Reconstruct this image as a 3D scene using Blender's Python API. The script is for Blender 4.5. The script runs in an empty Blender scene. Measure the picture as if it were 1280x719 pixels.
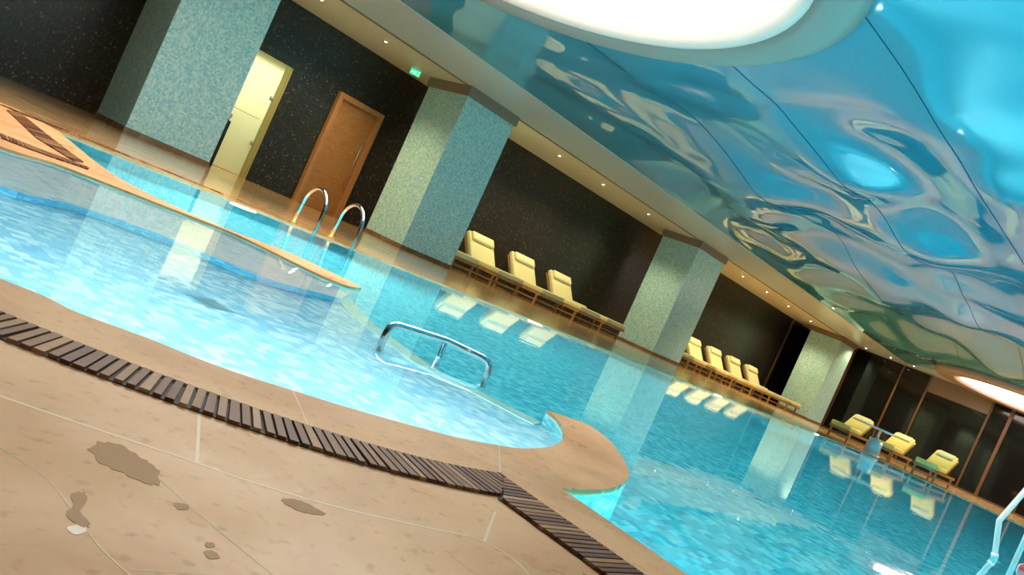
import bpy, bmesh, math, random
from mathutils import Vector, Matrix, noise
from mathutils.geometry import tessellate_polygon
random.seed(7)
PI = math.pi
scn = bpy.context.scene
COL = scn.collection

# ------------------------------------------------------------------ camera
FPX, YAW, PITCH, ROLL, HC = 1051.81, .7553, -.012, .4216, .45
cy_, sy_, cp_, sp_ = math.cos(YAW), math.sin(YAW), math.cos(PITCH), math.sin(PITCH)
Fw = Vector((cp_*cy_, cp_*sy_, sp_)); R0 = Vector((sy_, -cy_, 0)); U0 = R0.cross(Fw)
RT = math.cos(ROLL)*R0 + math.sin(ROLL)*U0
UP = -math.sin(ROLL)*R0 + math.cos(ROLL)*U0
CAM = Vector((0, 0, HC))
cd = bpy.data.cameras.new('camera'); cam = bpy.data.objects.new('camera', cd); COL.objects.link(cam)
m = Matrix.Identity(4)
for i in range(3):
    m[i][0], m[i][1], m[i][2], m[i][3] = RT[i], UP[i], -Fw[i], CAM[i]
cam.matrix_world = m
cd.sensor_width = 36; cd.lens = FPX*36/1280; cd.clip_start = .02; cd.clip_end = 200
scn.camera = cam
def ray(u, v): return RT*((u-640)/FPX) - UP*((v-359.5)/FPX) + Fw
def G(u, v, z=0.0):
    d = ray(u, v); return CAM + d*((z-HC)/d.z)
def YP(u, v, Y):
    d = ray(u, v); return CAM + d*(Y/d.y)
def XP(u, v, X):
    d = ray(u, v); return CAM + d*(X/d.x)
def RF(u, v, depth):
    """where a pixel's ray, bent at the water, meets the given depth"""
    p = G(u, v); d = (p-CAM).normalized(); si = math.hypot(d.x, d.y)/1.33; k = depth*si/math.sqrt(1-si*si)
    h = d.xy.normalized(); return p.xy + h*k
def G2(pts, z=0.0): return [G(u, v, z).xy.copy() for u, v in pts]

# ------------------------------------------------------------------ materials
def mat(name, col=(.5,.5,.5), rough=.5, metal=0, spec=.5, coat=0, ior=None, emit=None, es=0):
    M = bpy.data.materials.new(name); M.use_nodes = True
    b = M.node_tree.nodes['Principled BSDF']
    b.inputs['Base Color'].default_value = (*col, 1); b.inputs['Roughness'].default_value = rough
    b.inputs['Metallic'].default_value = metal; b.inputs['Specular IOR Level'].default_value = spec
    b.inputs['Coat Weight'].default_value = coat
    if ior: b.inputs['IOR'].default_value = ior
    if emit: b.inputs['Emission Color'].default_value = (*emit, 1); b.inputs['Emission Strength'].default_value = es
    return M
def nd(M, t, **k):
    n = M.node_tree.nodes.new(t)
    for a, v in k.items(): setattr(n, a, v)
    return n
def lk(M, a, b): M.node_tree.links.new(a, b)
def ramp(M, src, stops, interp='LINEAR'):
    r = nd(M, 'ShaderNodeValToRGB'); r.color_ramp.interpolation = interp
    el = r.color_ramp.elements
    while len(el) > 1: el.remove(el[-1])
    el[0].position = stops[0][0]; el[0].color = (*stops[0][1], 1)
    for p, c in stops[1:]:
        e = el.new(p); e.color = (*c, 1)
    lk(M, src, r.inputs[0]); return r.outputs[0]
def pos(M, scale=1.0):
    g = nd(M, 'ShaderNodeNewGeometry'); mp = nd(M, 'ShaderNodeMapping')
    mp.inputs['Scale'].default_value = (scale,)*3; lk(M, g.outputs['Position'], mp.inputs['Vector'])
    return mp.outputs[0]
def mosaic(name, cell, stops, rough=.3, grout=None, bump=0, coat=0):
    """small square tesserae, each cell a random colour out of the stops"""
    M = mat(name, rough=rough, coat=coat); b = M.node_tree.nodes['Principled BSDF']
    p = pos(M, 1/cell)
    ad = nd(M, 'ShaderNodeVectorMath', operation='ADD'); ad.inputs[1].default_value = (.37, .41, .29); lk(M, p, ad.inputs[0])
    fl = nd(M, 'ShaderNodeVectorMath', operation='FLOOR'); lk(M, ad.outputs[0], fl.inputs[0])
    wn = nd(M, 'ShaderNodeTexWhiteNoise', noise_dimensions='3D'); lk(M, fl.outputs[0], wn.inputs['Vector'])
    c = ramp(M, wn.outputs['Value'], stops, 'CONSTANT')
    lk(M, c, b.inputs['Base Color'])
    return M
def stone(name, c1, c2, c3, rough=.22, scale=1.0, spec=.5):
    M = mat(name, rough=rough, spec=spec); b = M.node_tree.nodes['Principled BSDF']
    p = pos(M, scale)
    n1 = nd(M, 'ShaderNodeTexNoise'); n1.inputs['Scale'].default_value = 2.2; n1.inputs['Detail'].default_value = 9; n1.inputs['Roughness'].default_value = .62
    n1.inputs['Distortion'].default_value = .7; lk(M, p, n1.inputs['Vector'])
    c = ramp(M, n1.outputs['Fac'], [(.3, c1), (.5, c2), (.72, c3)])
    n2 = nd(M, 'ShaderNodeTexNoise'); n2.inputs['Scale'].default_value = 34; n2.inputs['Detail'].default_value = 5; lk(M, p, n2.inputs['Vector'])
    s = ramp(M, n2.outputs['Fac'], [(.30, (.62, .52, .42)), (.42, (1, 1, 1))])
    mx = nd(M, 'ShaderNodeMix', data_type='RGBA', blend_type='MULTIPLY'); mx.inputs[0].default_value = .55
    lk(M, c, mx.inputs[6]); lk(M, s, mx.inputs[7]); lk(M, mx.outputs[2], b.inputs['Base Color'])
    n3 = nd(M, 'ShaderNodeTexNoise'); n3.inputs['Scale'].default_value = 3; n3.inputs['Detail'].default_value = 4; lk(M, p, n3.inputs['Vector'])
    mr = nd(M, 'ShaderNodeMapRange'); mr.inputs[1].default_value = .35; mr.inputs[2].default_value = .65
    mr.inputs[3].default_value = rough*.75; mr.inputs[4].default_value = rough*1.5; lk(M, n3.outputs['Fac'], mr.inputs[0]); lk(M, mr.outputs[0], b.inputs['Roughness'])
    return M
def wood(name, c1, c2, scale=(14, 14, 1.2), rough=.4):
    M = mat(name, rough=rough); b = M.node_tree.nodes['Principled BSDF']
    tc = nd(M, 'ShaderNodeTexCoord'); mp = nd(M, 'ShaderNodeMapping'); mp.inputs['Scale'].default_value = scale
    lk(M, tc.outputs['Object'], mp.inputs['Vector'])
    n = nd(M, 'ShaderNodeTexNoise'); n.inputs['Scale'].default_value = 2; n.inputs['Detail'].default_value = 6; n.inputs['Distortion'].default_value = 1.2
    lk(M, mp.outputs[0], n.inputs['Vector']); lk(M, ramp(M, n.outputs['Fac'], [(.32, c1), (.68, c2)]), b.inputs['Base Color'])
    return M

M_deck = stone('deck_stone', (.62, .30, .125), (.74, .385, .175), (.84, .475, .235), rough=.36, spec=.2)
M_cope = stone('coping_stone', (.54, .26, .095), (.68, .36, .14), (.76, .44, .19), rough=.26, spec=.35)
M_far = stone('far_deck_stone', (.38, .22, .09), (.47, .28, .12), (.58, .36, .17), rough=.13, spec=.4)
M_grout = mat('pale_grout', (.76, .54, .32), .4)
M_lip = mat('drain_lip', (.72, .5, .3), .35)
M_slat = mat('slat_wood', rough=.45, spec=.18)
def _slat():
    M = M_slat; b = M.node_tree.nodes['Principled BSDF']
    g = nd(M, 'ShaderNodeNewGeometry')
    r = ramp(M, g.outputs['Random Per Island'], [(0, (.13, .04, .02)), (.4, (.22, .08, .035)), (.75, (.36, .16, .07)), (1, (.58, .30, .13))])
    n = nd(M, 'ShaderNodeTexNoise'); n.inputs['Scale'].default_value = 60; lk(M, pos(M, 1), n.inputs['Vector'])
    mx = nd(M, 'ShaderNodeMix', data_type='RGBA', blend_type='MULTIPLY'); mx.inputs[0].default_value = .5
    lk(M, r, mx.inputs[6]); lk(M, n.outputs['Color'], mx.inputs[7]); lk(M, mx.outputs[2], b.inputs['Base Color'])
_slat()
M_gapshade = mat('drain_gap_shade', (.018, .01, .008), .7)  # flat dark sheet standing in for shade inside the open drain
M_pool = mosaic('pool_mosaic', .038, [(0, (.42, .66, .80)), (.35, (.58, .76, .86)), (.6, (.78, .87, .90)), (.8, (.90, .93, .93)), (.9, (.34, .58, .76))], .35)
M_pooldeep = mosaic('deep_pool_mosaic', .042, [(0, (.22, .50, .54)), (.35, (.30, .58, .61)), (.65, (.44, .70, .72)), (.88, (.15, .40, .46))], .35)
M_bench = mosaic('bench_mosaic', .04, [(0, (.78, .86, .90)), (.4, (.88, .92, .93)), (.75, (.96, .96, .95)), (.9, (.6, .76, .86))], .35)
M_ledge = mosaic('ledge_mosaic', .04, [(0, (.80, .82, .68)), (.5, (.72, .78, .66)), (.8, (.88, .88, .76))], .4)
M_pillar = mosaic('pillar_mosaic', .035, [(0, (.38, .69, .70)), (.3, (.46, .76, .74)), (.55, (.55, .81, .77)), (.75, (.66, .86, .80)), (.9, (.30, .63, .68))], .28)
M_black = mosaic('black_mosaic', .03, [(0, (.012, .011, .009)), (.5, (.02, .018, .014)), (.8, (.032, .028, .021)), (.93, (.06, .054, .04)), (.985, (.16, .14, .10))], .3)
M_cap = mat('pillar_cap_bronze', (.26, .19, .13), .45)
M_base = stone('pillar_base_stone', (.17, .10, .055), (.23, .14, .075), (.3, .19, .1), rough=.2)
M_soffit = mat('soffit_paint', (.80, .72, .52), .5)
M_border = mat('ceiling_border_paint', (.66, .76, .76), .3)
M_ringgrey = mat('light_ring_grey', (.36, .30, .26), .5)
M_disc = mat('luminous_diffuser', (.9, .9, .9), .5, emit=(1, .86, .74), es=6.5)
M_rimlit = mat('rim_diffuser_glow', (.80, .62, .54), .5, emit=(1, .74, .64), es=.12)  # rim tint and faint glow stand for diffuser light falling on it
M_cream = mat('cream_cushion', (.74, .68, .36), .85)
M_cream2 = mat('cream_pillow', (.78, .73, .42), .85)
M_teak = wood('teak', (.30, .16, .055), (.44, .26, .10))
M_doorwood = wood('door_wood', (.30, .115, .03), (.42, .18, .05), scale=(3, 3, 10), rough=.35)
M_frame = wood('door_frame_wood', (.36, .15, .045), (.46, .21, .07), rough=.4)
M_goldframe = mat('brass_frame', (.55, .42, .14), .35, .6)
M_mull = mat('bronze_mullion', (.15, .075, .035), .4, .2)
M_darkglass = mat('night_glass', (.008, .008, .007), .06, spec=.5)
M_chrome = mat('chrome', (.75, .78, .8), .08, 1)
M_white = mat('white_enamel', (.92, .84, .80), .25)
M_blackpl = mat('black_plastic', (.01, .01, .01), .4)
M_grate = mat('grate_plastic', (.30, .42, .46), .5)
M_brushed = mat('brushed_steel', (.5, .52, .52), .3, 1)
M_red = mat('red_plastic', (.6, .03, .03), .4)
M_lamp = mat('pool_lamp_lens', (.9, .95, 1), .3, emit=(.75, .93, 1), es=60)
M_spot = mat('downlight_lens', (1, 1, 1), .3, emit=(1, .9, .75), es=32)
M_exit = mat('exit_green', (.0, .35, .12), .4, emit=(.02, .8, .3), es=1.2)
M_exitw = mat('exit_pictogram', (.8, .9, .8), .4, emit=(.75, 1, .8), es=1.6)

# glossy stretch membrane
M_mem = mat('blue_stretch_membrane', (.085, .36, .47), .045, spec=.5, ior=1.7)
# puddle
M_pud = mat('wet_stone', (.40, .18, .05), .3, spec=.06)
# frosted glass
M_frost = bpy.data.materials.new('frosted_glass'); M_frost.use_nodes = True
nt = M_frost.node_tree; nt.nodes.clear()
o_ = nt.nodes.new('ShaderNodeOutputMaterial'); tr = nt.nodes.new('ShaderNodeBsdfTranslucent'); gl = nt.nodes.new('ShaderNodeBsdfPrincipled'); mx = nt.nodes.new('ShaderNodeMixShader')
tr.inputs[0].default_value = (.78, .84, .68, 1); gl.inputs['Base Color'].default_value = (.45, .48, .36, 1); gl.inputs['Roughness'].default_value = .15
mx.inputs[0].default_value = .3; nt.links.new(tr.outputs[0], mx.inputs[1]); nt.links.new(gl.outputs[0], mx.inputs[2]); nt.links.new(mx.outputs[0], o_.inputs[0])
# water
M_water = mat('pool_water', (1, 1, 1), 0, ior=1.33)
b = M_water.node_tree.nodes['Principled BSDF']; b.inputs['Transmission Weight'].default_value = 1
nw = nd(M_water, 'ShaderNodeTexNoise'); nw.inputs['Scale'].default_value = 5.5; nw.inputs['Detail'].default_value = 2.5; lk(M_water, pos(M_water), nw.inputs['Vector'])
bp = nd(M_water, 'ShaderNodeBump'); bp.inputs['Strength'].default_value = .35; bp.inputs['Distance'].default_value = .0016
lk(M_water, nw.outputs['Fac'], bp.inputs['Height']); lk(M_water, bp.outputs[0], b.inputs['Normal'])
va = nd(M_water, 'ShaderNodeVolumeAbsorption'); va.inputs[0].default_value = (.18, .88, .93, 1); va.inputs['Density'].default_value = .38
lk(M_water, va.outputs[0], M_water.node_tree.nodes['Material Output'].inputs['Volume'])

# ------------------------------------------------------------------ mesh helpers
class MB:
    def __init__(s): s.bm = bmesh.new(); s.mats = []; s.mi = 0
    def use(s, m):
        if m not in s.mats: s.mats.append(m)
        s.mi = s.mats.index(m); return s
    def _tag(s, faces, smooth=False):
        for f in faces: f.material_index = s.mi; f.smooth = smooth
    def box(s, x0, x1, y0, y1, z0, z1, M=None, bev=0):
        vs = [s.bm.verts.new((x, y, z)) for z in (z0, z1) for y in (y0, y1) for x in (x0, x1)]
        fs = [s.bm.faces.new([vs[i] for i in q]) for q in ((0,2,3,1),(4,5,7,6),(0,1,5,4),(2,6,7,3),(0,4,6,2),(1,3,7,5))]
        if bev:
            es = list({e for f in fs for e in f.edges})
            r = bmesh.ops.bevel(s.bm, geom=es, offset=bev, segments=3, affect='EDGES', profile=.5)
            fs = list({f for v in r['verts'] for f in v.link_faces} | set(f for f in fs if f.is_valid))
            vs = list({v for f in fs for v in f.verts})
        if M is not None:
            for v in vs: v.co = M @ v.co
        s._tag(fs, bool(bev)); return s
    def tube(s, pts, r, n=12, caps=True, radii=None):
        pts = [Vector(p) for p in pts]; rings = []
        for i, p in enumerate(pts):
            a = pts[max(i-1, 0)]; b = pts[min(i+1, len(pts)-1)]
            t = (b-a).normalized()
            if i == 0: u = t.orthogonal().normalized()
            else: u = (u - t*u.dot(t)).normalized()
            w = t.cross(u); rr = radii[i] if radii else r
            rings.append([s.bm.verts.new(p + (u*math.cos(2*PI*k/n) + w*math.sin(2*PI*k/n))*rr) for k in range(n)])
        fs = []
        for a, b in zip(rings, rings[1:]):
            for k in range(n): fs.append(s.bm.faces.new((a[k], a[(k+1) % n], b[(k+1) % n], b[k])))
        s._tag(fs, True)
        if caps: s._tag([s.bm.faces.new(rings[0][::-1]), s.bm.faces.new(rings[-1])])
        return s
    def prism(s, poly, z0, z1, top=True, bottom=True, sides=True):
        n = len(poly); lo = [s.bm.verts.new((p[0], p[1], z0)) for p in poly]; hi = [s.bm.verts.new((p[0], p[1], z1)) for p in poly]
        fs = []
        tri = tessellate_polygon([[Vector((p[0], p[1], 0)) for p in poly]])
        if top: fs += [s.bm.faces.new([hi[i] for i in t]) for t in tri]
        if bottom: fs += [s.bm.faces.new([lo[i] for i in t]) for t in tri]
        if sides:
            for i in range(n): j = (i+1) % n; fs.append(s.bm.faces.new((lo[i], lo[j], hi[j], hi[i])))
        s._tag(fs); return s
    def strip(s, A, B, z0, z1):
        """band between two polylines of equal length"""
        for i in range(len(A)-1):
            s.prism([A[i], A[i+1], B[i+1], B[i]], z0, z1)
        return s
    def quad(s, *p):
        s._tag([s.bm.faces.new([s.bm.verts.new(q) for q in p])]); return s
    def disc(s, c, r, z0, z1, n=40, r2=None):
        r2 = r if r2 is None else r2
        a = [s.bm.verts.new((c[0]+math.cos(2*PI*k/n)*r, c[1]+math.sin(2*PI*k/n)*r, z0)) for k in range(n)]
        b = [s.bm.verts.new((c[0]+math.cos(2*PI*k/n)*r2, c[1]+math.sin(2*PI*k/n)*r2, z1)) for k in range(n)]
        s._tag([s.bm.faces.new(a[::-1]), s.bm.faces.new(b)]); s._tag([s.bm.faces.new((a[k], a[(k+1) % n], b[(k+1) % n], b[k])) for k in range(n)], True); return s
    def build(s, name, M=None, parent=None, norm=True):
        if norm: bmesh.ops.recalc_face_normals(s.bm, faces=s.bm.faces)
        me = bpy.data.meshes.new(name); s.bm.to_mesh(me); s.bm.free()
        for q in (s.mats or [M]): me.materials.append(q)
        o = bpy.data.objects.new(name, me); COL.objects.link(o)
        if parent: o.parent = parent
        return o
def tag(o, label=None, cat=None, group=None, kind=None):
    if label: o['label'] = label
    if cat: o['category'] = cat
    if group: o['group'] = group
    if kind: o['kind'] = kind
    return o
def struct(o): o['kind'] = 'structure'; return o
def empty(name, loc, rz=0):
    o = bpy.data.objects.new(name, None); COL.objects.link(o); o.location = loc; o.rotation_euler.z = rz; o.empty_display_size = .1; return o
def copy_tree(o, parent=None):
    c = o.copy(); COL.objects.link(c); c.parent = parent
    for ch in [x for x in bpy.data.objects if x.parent == o]: copy_tree(ch, c)
    return c
def cr(P, n=6, closed=False):
    """Catmull-Rom through 2-D / 3-D points"""
    P = [Vector(p) for p in P]; out = []; N = len(P)
    for i in range(N if closed else N-1):
        if closed: a, b, c, d = P[i-1], P[i], P[(i+1) % N], P[(i+2) % N]
        else: a, b, c, d = P[max(i-1, 0)], P[i], P[i+1], P[min(i+2, N-1)]
        for k in range(n):
            t = k/n
            out.append(.5*((2*b) + (c-a)*t + (2*a-5*b+4*c-d)*t*t + (3*b-a-3*c+d)*t**3))
    if not closed: out.append(P[-1])
    return out
def resample(P, n):
    L = [0]
    for a, b in zip(P, P[1:]): L.append(L[-1]+(b-a).length)
    out = []; j = 0
    for k in range(n):
        s = L[-1]*k/(n-1)
        while j < len(P)-2 and L[j+1] < s: j += 1
        t = (s-L[j])/max(L[j+1]-L[j], 1e-9); out.append(P[j].lerp(P[j+1], min(max(t, 0), 1)))
    return out

# ------------------------------------------------------------------ plan of the pool
YE, XE = 7.9, 24.0            # far and end water edges
YW, YF, YB, ZC = 17.15, 14.54, 15.98, 3.88
XG = 38.1
V2 = lambda x, y: Vector((x, y))
near_px = [(0,348),(96,390),(183,422),(275,458.6),(366,488),(458,516),(568,546),(619,556),(655,560.5),(689,558),(703,549),(705,539),(698,525),(684,512.5)]
near = cr([V2(-1.15, 3.45), V2(-.7, 2.8), V2(0, 2.28)] + G2(near_px), 5)
spit_px = [(684,512.5),(708,521),(735,531),(759,548),(776,568),(786,588),(785,598),(774,607),(756,611.6),(729,612.6),(702,610.5)]
spit = cr(G2(spit_px), 5)
div_low_px = [(452,360),(433,357),(400,343.5),(370,329),(296,293),(215,261),(134,229),(67,203.5),(0,183)]
div_low = cr(G2(div_low_px) + [V2(.6, 4.75), V2(-.3, 4.55), V2(-.95, 4.1), V2(-1.15, 3.45)], 5)
div_up = cr([V2(2.42, YE), V2(2.28, 6.9), V2(2.17, 6.1), V2(2.14, 5.45)] + G2([(215,256),(279,284),(357,314),(400,333.4),(437,351.5),(452,360)]), 5)
edge_x = spit[-1].x
loop = near[:-1] + spit + [V2(edge_x-.02, .8), V2(edge_x-.03, -4), V2(XE, -4), V2(XE, YE)] + div_up[:-1] + div_low[:-1]
# drop coincident points
L2 = []
for p in loop:
    if not L2 or (p-L2[-1]).length > 1e-3: L2.append(p)
if (L2[0]-L2[-1]).length < 1e-3: L2.pop()
loop = L2

# ------------------------------------------------------------------ floor (deck with the pool opening)
def deck():
    mb = MB()
    X0, X1, Y0, Y1 = -5, XG+.3, -6, YW+.3
    outer = [(X0, Y0), (X1, Y0), (X1, Y1), (X0, Y1)]
    polys = [[Vector((*p, 0)) for p in outer], [Vector((p.x, p.y, 0)) for p in loop]]
    flat = [v for q in polys for v in q]
    vs = [mb.bm.verts.new(v) for v in flat]
    mb.use(M_deck)
    for t in tessellate_polygon(polys):
        f = mb.bm.faces.new([vs[i] for i in t])
        f.material_index = 0
    o = mb.build('floor', M_deck)
    return o
fl = deck()
# make normals up
for p in fl.data.polygons: pass
struct(fl)
# the darker polished stone along the two far sides, laid 2 mm proud
mb = MB(); mb.prism([(2.42, YE+.02), (XE+.02, YE+.02), (XE+.02, -4), (XG, -4), (XG, YW), (-5, YW), (-5, YE+.7), (2.3, YE+.7)], .0, .003, bottom=False)
struct(mb.build('floor_far', M_far))
# coping band between water and drain, 2 mm proud
drain_out_px = [(0,392),(91.5,431),(183,470),(256,493),(320,516),(389,536.5),(458,557),(526,575),(585,588),(626,595)]
drain_in_px = [(0,424),(69,452),(128,477),(183,497.5),(238,516),(293,534),(357,551),(412,566),(480,587),(500,593),(560,608),(626,625)]
import numpy as np
_q = G2(drain_out_px); _c = np.polyfit([p.x for p in _q[:-1]], [p.y for p in _q[:-1]], 2)
corner_o, corner_i = _q[-1], G(626, 625).xy
_c = np.polyfit([p.x for p in _q], [p.y for p in _q], 2, w=[1]*(len(_q)-1)+[8])
dro = [V2(-.6, 2.62), V2(-.2, 2.3), V2(.15, 2.0)] if False else []
_x = np.linspace(-.15, corner_o.x, 40)
dro = [V2(float(x), float(np.polyval(_c, x))) for x in _x]; dro[-1] = corner_o.copy()
def inner_pt(i, P):
    p = P[i]; t = (P[min(i+1, len(P)-1)]-P[max(i-1, 0)]).normalized(); f_ = i/(len(P)-1)
    d = V2(t.y, -t.x)*(.160-.028*min(1, f_*1.5)); m_ = corner_i-corner_o
    den = d.x*m_.y-d.y*m_.x; k = ((corner_o-p).x*m_.y-(corner_o-p).y*m_.x)/den
    return p + d*(min(1, k) if k > 0 else 1)
dri = [inner_pt(i, dro) for i in range(len(dro))]
xo, xi = corner_o.x-.01, corner_i.x-.01
def grate(name, A, B, n, label, wood_w=.62, perp=True):
    root = empty(name, (*((A[0]+B[0])/2), 0)); inv = Vector((*((A[0]+B[0])/2), 0))
    def sh(P): return [p - inv.xy for p in P]
    a, b_ = sh(A), sh(B)
    N = 60
    def nearest(P, q):
        best = None
        for u, v in zip(P, P[1:]):
            t = max(0, min(1, (q-u).dot(v-u)/max((v-u).length_squared, 1e-12))); w_ = u.lerp(v, t)
            if best is None or (w_-q).length < (best-q).length: best = w_
        return best
    def pair(M_):
        A_ = resample(a, M_)
        if perp == 'mitre':
            W_ = [q+inv.xy for q in A_]; return A_, [inner_pt(i, W_)-inv.xy for i in range(M_)]
        return A_, ([nearest(b_, q) for q in A_] if perp else resample(b_, M_))
    ra, rb = pair(N)
    c = MB(); c.strip(ra[:-1], rb[:-1], .0006, .0022); c.build('channel_shade', M_gapshade, root)
    l = MB()
    d = [(p-q).normalized()*.004 for p, q in zip(ra, rb)]
    l.strip(ra, [p+q for p, q in zip(ra, d)], .0006, .0075); l.build('rim', M_lip, root)['label'] = 'pale stone rim on the pool side'
    s = MB(); fa, fb = pair(n*8+1)
    for k in range(n):
        i0 = k*8; w = random.uniform(.66, .8) if wood_w > .6 else wood_w
        def at(P, t):
            j = min(int(t), len(P)-2); return P[j].lerp(P[j+1], t-j)
        t0, t1 = i0+.5, i0+.5+8*w
        q = [at(fa, t0), at(fa, t1), at(fb, t1), at(fb, t0)]
        e = random.uniform(-.002, .003)
        cc = (q[2]+q[3]-q[0]-q[1]).normalized()*(e if wood_w > .65 and k < n-12 else 0)
        s.prism([q[0], q[1], q[2]+cc, q[3]+cc], .001, .0085)
    s.build('slats', M_slat, root)
    return tag(root, label, 'drain grate')
# ladder-like curved grate: the polylines run left to right
grate('drain_grate', dro, dri, 104, 'long curved brown slatted wooden drain grate following the pool edge', .70, 'mitre')
root = empty('drain_grate', (xo, .5, 0))
mit = (corner_o.x-corner_i.x)/(corner_o.y-corner_i.y)
def xin(y): return xi if y < corner_i.y else corner_o.x-(corner_o.y-y)*mit
mb = MB(); mb.prism([(0, corner_o.y-.5), (0, -3), (xi-xo, -3), (xi-xo, corner_i.y-.5)], .0006, .0022); mb.build('channel_shade', M_gapshade, root)
mb = MB(); mb.prism([(0, corner_o.y-.5), (0, -3), (.004, -3), (.004, corner_o.y-.5)], .0006, .0075); mb.build('rim', M_lip, root)['label'] = 'pale stone rim on the pool side'
mb = MB(); y = corner_o.y-.012; pt = .0185
while y > -2.4:
    y1 = y-pt*random.uniform(.68, .82); e = random.uniform(-.002, .003)
    mb.prism([(-.0005, y-.5), (-.0005, y1-.5), (xin(y1)-xo+.002+e, y1-.5), (xin(y)-xo+.002+e, y-.5)], .001, .0085); y -= pt
mb.build('slats', M_slat, root)
tag(root, 'straight dark wooden slatted drain grate running to the bottom edge', 'drain grate')
# left-hand drains beyond the shallow pool
grate('drain_grate', G2([(0,168),(50,188),(112,211)]), G2([(0,173),(50,192.5),(110,212.5)]), 26, 'thin brown drain line beside the far side of the shallow pool at the left')
grate('drain_grate', G2([(25,142),(66,175),(104,204)]), G2([(8,138),(45,173),(92,202)]), 60, 'wider brown slatted drain band running diagonally to the far deck at the left', .62, False)
grate('drain_grate', [V2(1.0, 8.32), V2(4.2, 8.32)], [V2(1.0, 8.2), V2(4.2, 8.2)], 60, 'dark narrow drain along the far deck below the first pillar')

# pale joints of the near deck
def joint(name, pts, w, cyc=5):
    P = cr(G2(pts), cyc) if len(pts) > 2 else G2(pts)
    A, B = [], []
    for i, p in enumerate(P):
        t = (P[min(i+1, len(P)-1)]-P[max(i-1, 0)]).normalized(); nn = V2(-t.y, t.x)*w/2
        A.append(p+nn); B.append(p-nn)
    mb = MB(); mb.strip(A, B, -.001, .0003); return struct(mb.build(name, M_grout))
joint('trim_1', [(-60,470),(0,495),(110,533),(229,573),(300,598),(398,628),(507,654),(585,670)], .006)
joint('trim_2', [(585,670),(610,680),(640,698),(665,722),(690,750)], .005)
joint('trim_3', [(249,519),(246,578)], .006)
joint('trim_4', [(619,640),(605,678)], .006)
joint('trim_5', [(366,488),(386,534)], .003)
joint('trim_6', [(624,558),(625,592)], .003)
M_joint2 = mat('dark_joint', (.50, .31, .14), .4)
for k, pts in enumerate([[(200,600),(245,640),(330,710),(345,722)], [(110,665),(130,690),(165,722)], [(160,712),(300,722)], [(100,655),(60,600),(0,560)]]):
    o = joint('trim_%d' % (7+k), pts, .002, 4); o.data.materials[0] = M_joint2

# puddles
def puddle(px, label, M=M_pud, k=.0004, jag=.10):
    P = cr(G2(px), 5, True); c = sum(P, V2(0, 0))/len(P)
    Q = [c+(p-c)*(1+random.uniform(-jag, jag)) for p in P]
    mb = MB(); mb.prism([q-c for q in Q], 0, k, bottom=False)
    o = mb.build('puddle', M); o.location = (c.x, c.y, .0002)
    return tag(o, label, 'puddle', 'puddles of water on the near deck')
puddle([(112,560),(135,553),(160,562),(182,576),(200,592),(196,606),(176,603),(150,590),(128,580)], 'largest wet brown puddle on the near deck below the curved grate')
puddle([(88,620),(105,616),(108,628),(100,640),(112,654),(106,660),(90,652),(82,642),(92,632)], 'narrow upright wet patch nearest the left end of the deck')
puddle([(350,624),(372,625),(392,634),(406,643),(385,642),(365,635)], 'thin wet streak near the middle of the near deck')
puddle([(255,690),(266,689),(275,698),(262,699)], 'small wet spot, lower of the two near the bottom edge')
puddle([(256,679),(266,679),(268,684),(259,685)], 'tiny wet spot just above another small wet spot')
puddle([(217,629),(232,631),(237,637),(222,637)], 'small wet spot at the tip of the crack from the largest puddle')
puddle([(82,660),(104,656),(108,664),(96,669)], 'pale dried residue below the narrow wet patch', mat('pale_residue', (.8, .6, .42), .4), .0003)

# ------------------------------------------------------------------ pool basin
mb = MB()
n = len(loop)
def wallring(z0, z1, M):
    mb.use(M)
    for i in range(n):
        a, b2 = loop[i], loop[(i+1) % n]
        mb.quad((a.x, a.y, z0), (b2.x, b2.y, z0), (b2.x, b2.y, z1), (a.x, a.y, z1))
wallring(-.03, 0, M_cope); wallring(-1.3, -.03, M_pooldeep)
mb.use(M_pooldeep); mb.prism(loop, -1.31, -1.3, bottom=False, sides=False)
struct(mb.build('wall_pool', None, norm=False))
ledge_px = [(444,362),(425,375),(440,392),(467,410),(518,443),(551,466),(602,491),(640,506),(672,517),(690,514)]
ledge = cr([div_up[-1]+V2(-.02, .0)] + [RF(u, v, .33) for u, v in [(442,372),(460,394),(482,412),(520,440),(553,462),(598,484)]] + [near[-1]+V2(.03, .02)], 5)
# shallow basin floor block
near_nolast = near
sh_poly = near[:-1] + ledge[::-1] + div_low[1:-1]
mb = MB(); mb.prism(sh_poly, -1.29, -.36, bottom=False); struct(mb.build('floor_shallow', M_pool))
# submerged ledge wall between shallow and deep water
A, B = [], []
for i, p in enumerate(ledge):
    t = (ledge[min(i+1, len(ledge)-1)]-ledge[max(i-1, 0)]).normalized(); nn = V2(-t.y, t.x)
    A.append(p+nn*.0); B.append(p-nn*.12 if False else p+nn*-.12)
mb = MB(); mb.strip(A, B, -1.28, -.335); struct(mb.build('trim_ledge', M_ledge))
# bench along the divider
be = [(428,371),(400,364),(330,344),(215,296),(100,255),(0,228)]
bench_in = cr([RF(u, v, .16) for u, v in be] + [V2(.5, 4.15), V2(-.2, 3.95), V2(-.6, 3.6)], 6)
bench_out = [p for p in div_low[3:-3]]
M_riser_shade = mosaic('shaded_riser_mosaic', .03, [(0, (.12, .38, .55)), (.5, (.2, .48, .64)), (.8, (.3, .58, .72))], .35)  # bench side tiles darkened to stand for their shade
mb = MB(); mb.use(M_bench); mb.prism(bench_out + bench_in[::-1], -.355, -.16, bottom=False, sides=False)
mb.use(M_riser_shade); mb.prism(bench_out + bench_in[::-1], -.355, -.16, bottom=False, top=False); struct(mb.build('floor_bench', None))
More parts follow.
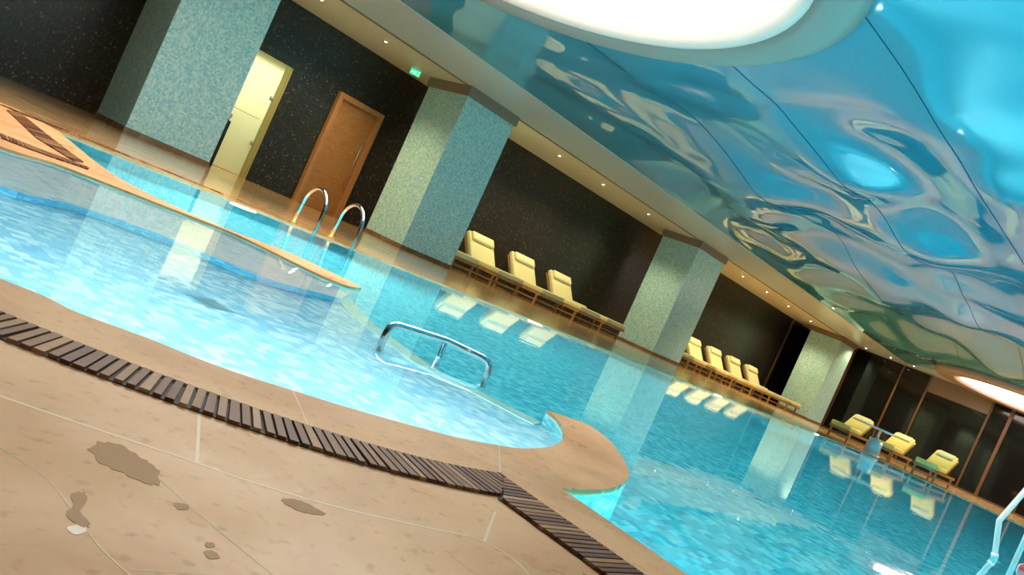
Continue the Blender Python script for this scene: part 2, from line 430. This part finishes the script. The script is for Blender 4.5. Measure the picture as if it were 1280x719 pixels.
# water body
c0 = [p.copy() for p in loop]
wl = []
for i, p in enumerate(c0):
    t = (c0[(i+1) % n]-c0[i-1]).normalized(); wl.append(p + V2(t.y, -t.x)*.004)
mb = MB(); mb.prism(wl, -1.5, -.012); w = mb.build('pool_water', M_water)
tag(w, 'clear turquoise water filling the whole swimming pool', 'water', kind='stuff')

# underwater grate in the shallow basin
mb = MB(); c = RF(265, 377, .36)
Mz = Matrix.Translation((0, 0, 0))
for k in range(7): mb.box(-.06+.018*k, -.049+.018*k, -.05, .05, 0, .008)
mb.box(-.065, .065, -.06, -.05, 0, .009); mb.box(-.065, .065, .05, .06, 0, .009)
g = mb.build('floor_grate', M_grate); g.location = (c.x, c.y, -.36); g.rotation_euler.z = math.radians(15)
tag(g, 'grey square grate on the floor of the shallow pool', 'grate')

# underwater lamps
def pool_lamp(x, y, z, d, label, power, size=.3):
    root = empty('pool_light', (x, y, z), math.atan2(d[1], d[0]))
    mb = MB(); n_ = 24
    a = [(0, math.cos(2*PI*k/n_)*.10, math.sin(2*PI*k/n_)*.10) for k in range(n_)]
    mb.tube([(0, 0, 0), (.02, 0, 0), (.03, 0, 0)], .1, 24, radii=[.11, .11, .095]); mb.build('bezel', M_brushed, root)
    mb = MB(); mb.tube([(.028, 0, 0), (.036, 0, 0)], .082, 24, radii=[.082, .07]); mb.build('lens', M_lamp, root)
    tag(root, label, 'pool light', 'underwater lamps')
    ld = bpy.data.lights.new('pool_lamp_light', 'AREA'); ld.shape = 'DISK'; ld.size = size; ld.energy = power; ld.color = (.88, .97, 1)
    lo = bpy.data.objects.new('pool_lamp_light', ld); COL.objects.link(lo)
    dv = Vector((d[0], d[1], -.12)).normalized()
    lo.location = Vector((x, y, z + (.06 if z == -.13 else 0))) + Vector((d[0], d[1], 0))*.08; lo.rotation_euler = dv.to_track_quat('-Z', 'Y').to_euler()
    return root
PW = 460
pool_lamp(G(346,279).x, YE-.01, -.2, (0, -1), 'glowing pool lamp under the far edge left of the ladder', PW*.5)
pool_lamp(G(683,409).x, YE-.01, -.2, (0, -1), 'glowing pool lamp under the far edge below the first loungers', PW)
pool_lamp(14.8, YE-.01, -.2, (0, -1), 'glowing pool lamp under the far edge below the packed loungers', PW)
pool_lamp(20.0, YE-.01, -.2, (0, -1), 'glowing pool lamp under the far edge by the last pillar', PW)
for q in ((3.2, 0), (6.8, 0), (11, 0), (16, 0), (21, 0)):  # unseen lamps added to light the main pool from the near side
    pool_lamp(q[0], -3.99, -.5, (0, 1), 'unseen lamp added in the near side wall of the main pool', PW*.95)
for i_ in (4, 18, 34, 50):  # unseen lamps added to brighten the shallow water
    a_, b_ = near[i_], near[i_+1]; t_ = (b_-a_).normalized(); n_ = V2(-t_.y, t_.x); c_ = (a_+b_)/2
    pool_lamp(c_.x+n_.x*.01, c_.y+n_.y*.01, -.13, (n_.x, n_.y), 'unseen small lamp added in the near wall of the shallow pool', 10, .1)

pool_lamp(-1.14, 3.45, -.13, (1, .12), 'unseen small lamp added in the left wall of the shallow pool', 70, .1)  # out-of-view lamp added to even out the shallow glow

# ------------------------------------------------------------------ room shell
mb = MB(); mb.box(-5, XG, YW, YW+.2, 0, ZC)
wall = mb.build('wall_far', M_black); struct(wall)
mb = MB(); mb.box(-5.2, -5, -6, YW, 0, ZC+.3); struct(mb.build('wall_left', M_black))
M_beige = mat('beige_wall_paint', (.5, .42, .3), .6)
mb = MB(); mb.box(-5, XG, -6.2, -6, 0, ZC+.3); struct(mb.build('wall_near', M_beige))
mb = MB(); mb.box(XG+.25, XG+.45, -6, YW, 0, ZC+.3); struct(mb.build('wall_end', mat('dark_room_beyond', (.012, .011, .010), .6)))
mb = MB(); mb.box(-5, XG, 14.62, YW, ZC, ZC+.25); struct(mb.build('ceiling_soffit', M_soffit))
mb = MB(); mb.box(-5, XG, 12.35, 14.62, ZC+.012, ZC+.25); mb.box(XG-1.0, XG, -6, 12.35, ZC+.012, ZC+.25); struct(mb.build('ceiling_border', M_border))
mb = MB(); mb.box(-5, XG, 14.60, 14.64, ZC-.015, ZC+.02); struct(mb.build('trim_soffit', M_cap))

# glossy membrane with swells
OV = [((4.48, 6.75), 3.15, 3.72), ((34.35, 6.6), 3.0, 3.5)]
def swell(x, y):
    a = noise.noise(Vector((x*.30, y*.46, 3.1))); b_ = noise.noise(Vector((x*.55+7, y*.8, 9.4)))
    w = max(0, min(1, (y-2.4)/3.8)) * max(0, min(1, (12.3-y)/1.4))
    w2 = max(0, min(1, (x-9)/3.5)); w = w*(.35+.65*w2) + .18*max(0, min(1, (12.3-y)/2))
    # ridges gathered along the seams
    h_ = a*.42 + b_*.14
    for (cx, cy), r, r2 in OV:
        d = math.hypot(x-cx, y-cy) - r2; w *= max(0, min(1, d/1.6))
    return .0 + w*(h_+.16)
mb = MB(); nx, ny = 330, 170
X0, X1, Y0, Y1 = -5, XG-.98, -6, 12.36
vv = [[mb.bm.verts.new((X0+(X1-X0)*i/nx, Y0+(Y1-Y0)*j/ny, 3.9+swell(X0+(X1-X0)*i/nx, Y0+(Y1-Y0)*j/ny))) for j in range(ny+1)] for i in range(nx+1)]
for i in range(nx):
    for j in range(ny):
        f = mb.bm.faces.new((vv[i][j], vv[i][j+1], vv[i+1][j+1], vv[i+1][j])); f.smooth = True
mem = mb.build('ceiling', M_mem, norm=False); struct(mem)
M_seam = mat('membrane_seam', (.01, .10, .16), .5)
for k, ys in enumerate((1.6, 3.85, 6.1, 8.6)):
    mb = MB(); pts = [(x*.2, ys, 3.895+swell(x*.2, ys)) for x in range(-20, 185)]
    mb.tube(pts, .006, 6); struct(mb.build('trim_seam', M_seam))
# closing slab above
mb = MB(); mb.box(-5.2, XG+.4, -6.2, YW+.2, 4.5, 4.6); struct(mb.build('ceiling_slab', M_beige))

def oval(c, r, ro, label, z=3.70):
    root = empty('ceiling_light', (c[0], c[1], z)); N = 96
    def ring(profile, M, name, closed=True):
        mb = MB(); rings = []
        for (rr, zz) in profile: rings.append([mb.bm.verts.new((math.cos(2*PI*k/N)*rr, math.sin(2*PI*k/N)*rr, zz)) for k in range(N)])
        prs = list(zip(rings, rings[1:])) + ([(rings[-1], rings[0])] if closed else [])
        for a, b2 in prs:
            for k in range(N):
                f = mb.bm.faces.new((a[k], a[(k+1) % N], b2[(k+1) % N], b2[k])); f.smooth = True
        return mb.build(name, M, root)
    ring([(r+.06, .03), (r+.18, 0), (ro-.1, .0), (ro, .05), (ro+.02, .24), (r+.06, .24)], M_ringgrey, 'ring')
    ring([(r-.14, .10), (r, .015), (r+.06, .02), (r+.06, .22), (r-.14, .22)], M_rimlit, 'inner_rim')
    mb = MB(); mb.disc((0, 0), r-.13, .11, .14, 96); mb.build('diffuser', M_disc, root)
    tag(root, label, 'ceiling light', 'round ceiling lights')
oval(OV[0][0], 3.2, 3.72, 'huge round white ceiling light with grey ring over the near pool')
oval(OV[1][0], 2.9, 3.65, 'round white ceiling light at the far end by the glass wall')

# pillars
def pillar(xa, xb, label):
    root = empty('mosaic_pillar', ((xa+xb)/2, (YF+YB)/2, 0)); hx, hy = (xb-xa)/2, (YB-YF)/2
    mb = MB(); mb.box(-hx, hx, -hy, hy, .10, ZC-.22); mb.build('shaft', M_pillar, root)
    mb = MB(); mb.box(-hx-.012, hx+.012, -hy-.012, hy+.012, .003, .10); mb.build('base', M_base, root)
    mb = MB(); mb.box(-hx-.05, hx+.05, -hy-.05, hy+.05, ZC-.22, ZC+.01); mb.build('cap', M_cap, root)
    tag(root, label, 'pillar', 'mosaic pillars')
pillar(5.37, 6.92, 'widest-looking pale blue mosaic pillar at the left, beside the frosted door')
pillar(11.66, 13.24, 'blue mosaic pillar right of the wooden door and the pool ladder')
pillar(22.5, 24.23, 'green and blue mosaic pillar between the two rows of loungers')
pillar(35.45, 37.05, 'most distant mosaic pillar, at the corner of the glass wall')

# ------------------------------------------------------------------ doors
# frosted glass door
gx0, gx1, gz = 7.02, 8.6, 2.55
gx1 = YP(366, 86, YW).x; gz = YP(366, 86, YW).z; gx0 = gx1-1.35
print('glass door', gx0, gx1, gz)
dr = empty('door_1', ((gx0+gx1)/2, YW, 0)); struct(dr); hw = (gx1-gx0)/2
mb = MB(); mb.box(-hw, -hw+.04, -.05, .02, .003, gz); mb.box(hw-.04, hw, -.05, .02, .003, gz); mb.box(hw-.16, hw-.04, -.035, .02, .003, gz-.04); mb.box(-hw, hw, -.05, .02, gz-.04, gz); mb.build('door_frame', M_goldframe, dr)
mb = MB(); mb.box(-hw+.04, hw-.16, -.03, -.018, .02, gz-.04); mb.build('door_pane', M_frost, dr)
mb = MB(); mb.box(-hw+.3, hw-.25, -.036, -.031, gz*.5-.006, gz*.5+.006); mb.build('pane_joint', M_cap, dr)
mb = MB(); mb.tube([(hw-.2, -.06, gz*.28), (hw-.2, -.06, gz*.28+.09)], .045, 12); mb.tube([(hw-.2, -.06, gz*.68), (hw-.2, -.06, gz*.68+.09)], .045, 12); mb.build('door_hinge', M_brushed, dr)
# lit closet behind the frosted pane (opening cut in the wall)
def cut(o, x0, x1, y0, y1, z0, z1):
    mb = MB(); mb.box(x0, x1, y0, y1, z0, z1); c = mb.build('cutter', M_black)
    md = o.modifiers.new('cut', 'BOOLEAN'); md.operation = 'DIFFERENCE'; md.object = c; md.solver = 'EXACT'
    dg = bpy.context.evaluated_depsgraph_get(); me = bpy.data.meshes.new_from_object(o.evaluated_get(dg))
    o.modifiers.clear(); o.data = me; bpy.data.objects.remove(c)
cut(wall, gx0+.04, gx1-.04, YW-.1, YW+.3, -.1, gz-.04)
mb = MB(); mb.use(M_soffit)
a0, a1, b0, b1 = gx0-.4, gx1+.4, YW+.2, YW+1.6
mb.box(a0, a1, b1, b1+.05, 0, 2.9); mb.box(a0-.05, a0, b0, b1, 0, 2.9); mb.box(a1, a1+.05, b0, b1, 0, 2.9); mb.box(a0, a1, b0, b1, 2.9, 2.95)
struct(mb.build('wall_closet', M_soffit))
def area(name, loc, size, power, col, rot=(0, 0, 0), sy=None, spread=None):
    ld = bpy.data.lights.new(name, 'AREA'); ld.energy = power; ld.color = col; ld.size = size
    if sy: ld.shape = 'RECTANGLE'; ld.size_y = sy
    if spread: ld.spread = spread
    o = bpy.data.objects.new(name, ld); COL.objects.link(o); o.location = loc; o.rotation_euler = rot; return o
area('closet_lamp', ((gx0+gx1)/2, YW+.75, 2.8), .5, 85, (1, .92, .76))

# wooden door
wx0, wx1, wz = YP(362, 250, YW).x, YP(418.6, 272, YW).x, YP(425, 114, YW).z
wx0 = .5*(wx0+YP(425, 114, YW).x); wx1 = .5*(wx1+YP(478, 148, YW).x)
print('wood door', wx0, wx1, wz)
dr = empty('door_2', ((wx0+wx1)/2, YW, 0)); struct(dr); hw = (wx1-wx0)/2
mb = MB(); mb.box(-hw, -hw+.12, -.12, .02, .003, wz); mb.box(hw-.12, hw, -.12, .02, .003, wz); mb.box(-hw+.12, hw-.12, -.12, .02, wz-.12, wz); mb.build('door_frame', M_frame, dr)
mb = MB(); mb.box(-hw+.12, hw-.12, -.04, .0, .01, wz-.12); mb.build('door_leaf', M_doorwood, dr)
mb = MB(); mb.tube([(hw-.24, -.10, .75), (hw-.24, -.10, 2.0)], .014, 12); mb.tube([(hw-.24, -.10, .9), (hw-.24, -.035, .9)], .01); mb.tube([(hw-.24, -.10, 1.85), (hw-.24, -.035, 1.85)], .01); mb.build('door_handle', M_brushed, dr)

# exit sign hanging under the soffit
p = YP(519, 91, 16.2); s_ = empty('exit_sign', (p.x, 16.2, p.z)); s_.rotation_euler.z = math.radians(-35); s_.scale = (.7, .7, .7)
mb = MB(); mb.box(-.17, .17, -.02, .02, -.09, .09, bev=.008); mb.build('housing', M_exit, s_)
mb = MB()
# running figure, arrow and doorway
fy = -.0225
def plate(poly): 
    vs = [mb.bm.verts.new((x, fy+dy, z)) for dy in (0, -.002) for x, z in poly]; k = len(poly)
    mb.bm.faces.new(vs[k:]); mb.bm.faces.new(vs[:k][::-1])
    for i in range(k): mb.bm.faces.new((vs[i], vs[(i+1) % k], vs[k+(i+1) % k], vs[k+i]))
plate([(-.01+math.cos(t)*.014, .055+math.sin(t)*.014) for t in [2*PI*i/10 for i in range(10)]])
plate([(-.035, .035), (.005, .035), (.015, -.005), (-.02, -.005)])
plate([(-.02, -.005), (0, -.005), (-.04, -.06), (-.065, -.06)]); plate([(0, -.005), (.015, -.005), (.045, -.03), (.035, -.06), (.02, -.03)])
plate([(-.065, .01), (-.035, .035), (-.03, .02), (-.06, -.005)]); plate([(.005, .035), (.04, .01), (.035, 0), (.005, .02)])
plate([(.07, .065), (.13, .065), (.13, -.065), (.07, -.065), (.07, -.055), (.12, -.055), (.12, .055), (.07, .055)])
plate([(-.14, 0), (-.11, .03), (-.11, .01), (-.08, .01), (-.08, -.01), (-.11, -.01), (-.11, -.03)])
mb.build('pictogram', M_exitw, s_)
mb = MB(); mb.tube([(0, 0, .08), (0, 0, (ZC-p.z)/.7)], .008); mb.build('hanger', M_brushed, s_)
tag(s_, 'small green lit exit sign hanging under the soffit above the wooden door', 'exit sign')

# strip in the far wall near its right end and dark glass after it
xs = YP(975, 438, YW).x
mb = MB(); mb.box(xs-.06, xs+.06, YW-.04, YW, .0, ZC); struct(mb.build('trim_wall', M_mull))
mb = MB(); mb.box(xs+.06, XG-.02, YW-.02, YW-.005, .0, ZC); struct(mb.build('window_1', M_darkglass))

# ------------------------------------------------------------------ glass end wall
mb = MB(); mb.box(XG, XG+.02, -6, YB+.8, .02, ZC); g = mb.build('window_2', M_darkglass); struct(g)
for k, (yy, ww) in enumerate(((14.9, .16), (12.66, .07), (11.47, .08), (8.95, .08), (8.2, .12), (6.8, .07), (4.4, .08), (2, .08), (-.5, .08), (-3, .08))):
    mb = MB(); mb.box(XG-.08, XG, yy-ww/2, yy+ww/2, .003, ZC); mb.build('mullion', M_mull, g)
mb = MB(); mb.box(XG-.07, XG-.001, 8.95, 11.47, 3.2, 3.4); mb.box(XG-.05, XG-.001, 8.95, 11.47, 3.4, ZC); mb.build('header', M_cap, g)
mb = MB(); mb.box(XG-.10, XG, -6, 14.9, .003, .07); struct(mb.build('baseboard_end', M_mull))
mb = MB(); mb.box(XG-.03, XG-.001, 11.47, 11.4701, .07, ZC); mb.bm.free()

# ------------------------------------------------------------------ loungers
def make_lounger(W, back, L=1.25, MC=None, BL=.84):
    MC = MC or M_cream; root = empty('sun_lounger', (0, 0, 0)); w = W/2; zt = .35
    f = MB(); f.box(-w, -w+.045, 0, 1.95, zt-.07, zt); f.box(w-.045, w, 0, 1.95, zt-.07, zt)
    f.box(-w, w, 0, .04, zt-.07, zt); f.box(-w, w, 1.91, 1.95, zt-.07, zt)
    for k in range(9): f.box(-w+.045, w-.045, .1+k*.13, .18+k*.13, zt-.025, zt-.005)
    f.build('frame', M_teak, root)
    for sx in (-1, 1):
        for y in (.12, 1.72):
            l = MB(); x = sx*(w-.035); l.box(x-.025, x+.025, y, y+.06, 0, zt-.06); l.build('leg', M_teak, root)
    s = MB()
    for sx in (-1, 1): x = sx*(w-.035); s.box(x-.015, x+.015, .18, 1.72, .12, .155)
    s.box(-w+.05, w-.05, .13, .165, .12, .155); s.build('stretcher', M_teak, root)
    c = MB(); c.box(-w+.015, w-.015, .0, L, zt+.002, zt+.14, bev=.035); c.build('seat_cushion', MC, root)
    if back:
        a = math.radians(back); Mx = Matrix.Translation((0, L, zt+.01)) @ Matrix.Rotation(a, 4, 'X')
        c = MB(); c.box(-w+.015, w-.015, .0, BL, .012, .16, M=Mx, bev=.045); bc = c.build('back_cushion', MC, root)
        c = MB(); c.box(-w+.08, w-.08, BL-.28, BL-.02, .13, .24 if W > .8 else .19, M=Mx, bev=.05 if W > .8 else .028); c.build('pillow', M_cream2, root)
        c = MB(); c.box(-w+.01, -w+.05, 0, .78, -.03, .008, M=Mx); c.box(w-.05, w-.01, 0, .78, -.03, .008, M=Mx)
        for k in range(6): c.box(-w+.05, w-.05, .06+k*.13, .13+k*.13, -.02, 0, M=Mx)
        c.build('backrest_frame', M_teak, root)
        hh = .5*math.sin(a)
        for sx in (-1, 1):
            c = MB(); x = sx*(w-.07); c.tube([(x, L+.5*math.cos(a), zt+hh), (x, L+.62, zt-.03)], .014, 8)
            c.build('back_prop', M_blackpl, root)
    else:
        c = MB(); c.box(-w+.015, w-.015, L+.01, 1.93, zt+.002, zt+.14, bev=.035); c.build('back_cushion', MC, root)
        c = MB(); c.box(-w+.06, w-.06, 1.62, 1.88, zt+.13, zt+.19, bev=.025); c.build('pillow', M_cream2, root)
    return root
LY = 14.75
p0 = make_lounger(1.02, 52); pf = make_lounger(1.02, 0)
g1 = 'loungers standing between the second and third pillars'; g2 = 'loungers standing between the third and fourth pillars'
row1 = [(13.75, p0, 'cream lounger mostly hidden behind the pillar by the ladder'), (15.5, None, 'cream lounger with raised back, nearest the ladder pillar of the three clearly seen'),
        (17.3, None, 'cream lounger with raised back, middle of the three clearly seen'), (19.1, None, 'cream lounger with raised back, rightmost of the three, beside the flat one'),
        (20.45, pf, 'flat cream lounger with lowered back at the right end of the nearer row')]
row2 = [(25.8, 0, 'cream lounger close against the right side of the third pillar'), (27.5, 0, 'raised cream lounger, second in the packed row beyond the third pillar'), (29.2, 0, 'raised cream lounger in the middle of the packed row beyond the third pillar'),
        (30.9, 0, 'raised cream lounger, second from the far end of the packed row'), (32.6, 0, 'raised cream lounger, farthest of those with raised backs in the packed row'), (34.4, 1, 'flat cream lounger ending the packed row beside the last pillar')]
for x, src, lb in row1:
    o = src or copy_tree(p0); o.location = (x, LY, .003); tag(o, lb, 'sun lounger', g1)
for x, flat, lb in row2:
    o = copy_tree(pf if flat else p0); o.location = (x, LY, .003); tag(o, lb, 'sun lounger', g2)
pe = make_lounger(.62, 36, 1.0, mat('warm_lit_cushion', (.86, .70, .22), .85), .74)  # same cushions tinted yellower to carry the warm light
EX = 24.5
ends = [(XP(1041, 524, EX+.1).y-.31, 'lounger tinted warm-lit yellow by the glass wall, nearest the last pillar'), (XP(1093, 548, EX+.1).y-.31, 'lounger tinted warm-lit yellow by the glass wall, between the white table and another lounger'), (XP(1145, 573, EX+.1).y-.31, 'lounger tinted warm-lit yellow by the glass wall, rightmost of the three'),
        (3.3, 'lounger tinted warm-lit yellow, cut by the right edge, beside the white handrail')]
for i, (y, lb) in enumerate(ends):
    o = pe if i == 0 else copy_tree(pe); o.location = (EX, y, .003) if i != 1 else (EX+.55, y*(EX+.9)/(EX+.35), .003); o.rotation_euler.z = -PI/2; tag(o, lb, 'sun lounger', 'loungers tinted warm-lit yellow along the glass wall')
    print('end lounger', y)

# white side table
p = XP(1102, 531, EX+.8); p = XP(1103, 534, 24.35); t_ = empty('side_table', (24.35, p.y, .003)); print('table', p)
mb = MB(); mb.box(-.22, .22, -.36, .36, .72, .77, bev=.012); mb.build('table_top', M_white, t_)
mb = MB(); mb.disc((0, 0), .22, .05, .46, 28, .18); mb.build('pedestal', mat('blue_grey_panel', (.5, .62, .68), .2), t_)
mb = MB(); mb.tube([(0, 0, .46), (0, 0, .72)], .035, 12); mb.build('column', M_chrome, t_)
mb = MB(); mb.disc((0, 0), .24, 0, .05, 28); mb.build('plinth', M_white, t_)
tag(t_, 'white-topped side table with blue-grey body between two loungers tinted warm-lit yellow', 'table')

# ------------------------------------------------------------------ rails
def arc(c, r, a0, a1, n, ux, uz):
    return [Vector(c) + Vector(ux)*math.cos(a0+(a1-a0)*k/n)*r + Vector(uz)*math.sin(a0+(a1-a0)*k/n)*r for k in range(n+1)]
lad = empty('pool_ladder', (5.26, YE, 0))
for x in (-.24, .28):
    mb = MB(); r = .22
    pts = [(x, .24, 0), (x, .23, .15)] + [tuple(p) for p in arc((x, .0, .25), r, 0, PI, 14, (0, 1, 0), (0, 0, 1))] + [(x, -.22, .1), (x, -.21, -.4), (x, -.14, -.9)]
    mb.tube(pts, .021, 12); ro = mb.build('handrail', M_chrome, lad)
    mb = MB(); mb.disc((x, .24), .05, .003, .02, 20); mb.build('flange', M_goldframe, lad)
for k in range(3):
    mb = MB(); mb.box(-.24, .30, -.24, -.15, -.3-.25*k, -.27-.25*k, bev=.008); mb.build('step', M_brushed, lad)
tag(lad, 'chrome pool ladder with two arched handrails at the far edge', 'pool ladder')

# submerged-step handrail
b0, b1, b2_ = [Vector((*RF(u, v, .335), -.335)) for u, v in ((474, 436), (545, 455), (603, 481))]
def onray(u, v, base):
    """point above a base at image (u, v)"""
    d = ray(u, v); dh = base.xy.length/ d.xy.length; q = CAM + d*dh; return Vector((base.x, base.y, q.z))
h0 = onray(488, 404, b0).z; h1 = onray(556, 425, b1).z; h2 = onray(612, 452, b2_).z
print('rail', b0, b1, b2_, h0, h1, h2)
hr = empty('handrail', (b0.x, b0.y, -.335)); off = Vector((b0.x, b0.y, -.335))
tt = [Vector((b0.x, b0.y, h0)), Vector((b1.x, b1.y, h1)), Vector((b2_.x, b2_.y, h2))]
def seg(P): return [Vector(q)-off for q in P]
dir0 = (tt[1]-tt[0]).normalized(); dir1 = (tt[2]-tt[1]).normalized()
mb = MB(); mb.tube(seg([Vector((b0.x, b0.y, -.35)), tt[0]-Vector((0, 0, .05)), tt[0]-Vector((0, 0, .02))+dir0*.006, tt[0]-Vector((0, 0, .006))+dir0*.022, tt[0]+dir0*.05, tt[1], tt[2]-dir1*.05, tt[2]-dir1*.02-Vector((0, 0, .006)), tt[2]-dir1*.005-Vector((0, 0, .022)), tt[2]-Vector((0, 0, .05)), Vector((b2_.x, b2_.y, -.335))]), .0165, 14)
mb.build('rail', M_chrome, hr)
mb = MB(); mb.tube(seg([Vector((b1.x, b1.y, -.35)), tt[1]]), .013, 12); mb.build('post', M_chrome, hr)
for q in (b0, b1, b2_):
    mb = MB(); mb.disc((q.x-off.x, q.y-off.y), .03, -.0, .008, 18); mb.build('flange', M_brushed, hr)
tag(hr, 'low chrome handrail with three posts standing on the submerged ledge', 'handrail')

# white handrail at the right edge
q0 = G(1243, 697, -.0); D = q0.dot(Fw)-CAM.dot(Fw)
def atd(u, v, d): return CAM + ray(u, v)*d
q1, q2, q3 = atd(1249, 651, D), atd(1283, 612, D+.05), atd(1330, 560, D+.1)
rr = empty('handrail', (q0.x, q0.y, 0)); of = Vector((q0.x, q0.y, 0))
mb = MB(); mb.tube([Vector(p)-of for p in (q0+(q0-q1)*.6, q0, q0.lerp(q1, .5), q1.lerp(q0, .08), q1, q1.lerp(q2, .08), q2, q3)], .021, 14); mb.build('rail', M_white, rr)
mb = MB(); mb.tube([q0-of-(q1-q0)*.02, q0-of+(q1-q0)*.12], .027, 14); mb.build('end_cap', M_white, rr)
mb = MB(); mb.tube([Vector(p)-of for p in (q3, q3+Vector((.1, .0, -.3)), q3+Vector((.12, 0, -1.4)))], .021, 14); mb.build('post', M_white, rr)
tag(rr, 'bright white bent handrail rising from the water at the right edge', 'handrail')

# red and white float
q = G(1279, 712, 0); mb = MB(); mb.use(M_red)
mb.tube([(-.06, 0, 0), (-.05, 0, 0), (-.02, 0, 0), (0, 0, 0)], .04, 14, radii=[.01, .03, .042, .043]); mb.use(M_white)
mb.tube([(0, 0, 0), (.02, 0, 0), (.05, 0, 0), (.06, 0, 0)], .04, 14, radii=[.043, .042, .03, .01])
fo = mb.build('pool_float', None); fo.location = (q.x+.03, q.y, 0.0); fo.rotation_euler.z = .6
tag(fo, 'small red and white float on the water at the right edge', 'float')

# black upright stand by the first pillar
q = YP(263, 200, 15.4); st = empty('floor_stand', (YP(267, 188, 15.4).x+.02, 15.4, .003))
mb = MB(); mb.box(-.05, .05, -.05, .05, .0, .95, bev=.015); mb.build('body', M_blackpl, st)
mb = MB(); mb.tube([(0, 0, .95), (0, 0, 1.03)], .02, 10); mb.disc((0, 0), .045, 1.02, 1.09, 16, .03); mb.build('knob', M_brushed, st)
tag(st, 'slim black upright stand with round knob beside the frosted door', 'stand')

# ------------------------------------------------------------------ downlights in the soffit
def downlight(x, y, label, power=240, grp='soffit downlights', z=ZC, col=(1, .80, .45), sp=2.3, lr=.024):
    root = empty('downlight', (x, y, z-.012))
    mb = MB(); mb.disc((0, 0), .085, -.006, .012, 24); mb.build('bezel', M_white, root)
    mb = MB(); mb.disc((0, 0), lr, -.010, -.004, 20); mb.build('lens', M_spot, root)
    tag(root, label, 'downlight', grp)
    ld = bpy.data.lights.new('downlight_lamp', 'SPOT'); ld.energy = power; ld.color = col; ld.spot_size = sp; ld.spot_blend = .6; ld.shadow_soft_size = .06
    o = bpy.data.objects.new('downlight_lamp', ld); COL.objects.link(o); o.location = (x, y, z-.05)
for x, wh in ((8.1, 'between the frosted door and the wooden door'), (9.8, 'just left of the ladder pillar, by the exit sign'), (13.95, 'just right of the ladder pillar'),
              (16.0, 'above the three clear loungers, left of centre'), (18.1, 'above the three clear loungers, right of centre'), (20.6, 'above the flat lounger before the third pillar'),
              (25.4, 'just past the third pillar'), (27.3, 'second past the third pillar'), (29.4, 'midway between the last two pillars'), (31.5, 'second before the last pillar'), (33.9, 'closest before the last pillar')):
    downlight(x, 15.45, 'recessed downlight in the cream soffit ' + wh)
for k, (x, y) in enumerate(((36.8, 14.0), (36.8, 12.9), (36.8, 11.9), (36.8, 10.6))):
    downlight(x, y, ('first', 'second', 'third', 'fourth')[k] + ' downlight from the last pillar in the ceiling edge before the glass wall', 90, 'downlights by the glass wall', z=ZC+.012)
for x, y in ((27.5, 1.5), (27.5, 5.0), (27.5, 8.5), (27.5, 12.0)):  # added to warm the end loungers; no fixtures known there
    downlight(x, y, 'added ceiling downlight over the end deck, ' + {1.5: 'farthest from the last pillar', 5.0: 'third from the last pillar', 8.5: 'second from the last pillar', 12.0: 'closest to the last pillar'}[y], 700, 'downlights added over the end deck', z=3.88+swell(x, y))
for x, y in ((.8, -1.5), (1.0, .5), (-1, .5), (-2, 2.5), (7.0, .3)):  # the strong one over the pool is added to brighten the white handrail
    downlight(x, y, 'unseen downlight over the near deck and pool', 40 if x < 5 else 350, 'near deck downlights', z=3.89, col=(1, .78, .6))

# ------------------------------------------------------------------ world and view
wd = bpy.data.worlds.new('world'); scn.world = wd; wd.use_nodes = True
wd.node_tree.nodes['Background'].inputs[0].default_value = (.25, .3, .33, 1); wd.node_tree.nodes['Background'].inputs[1].default_value = 0.0
vs = scn.view_settings; vs.view_transform = 'Standard'; vs.look = 'None'; vs.exposure = .05; vs.gamma = 1; vs.use_curve_mapping = False
scn.cycles.max_bounces = 12; scn.cycles.diffuse_bounces = 5; scn.cycles.glossy_bounces = 5; scn.cycles.transmission_bounces = 8
scn.cycles.use_denoising = True; scn.cycles.sample_clamp_indirect = 6
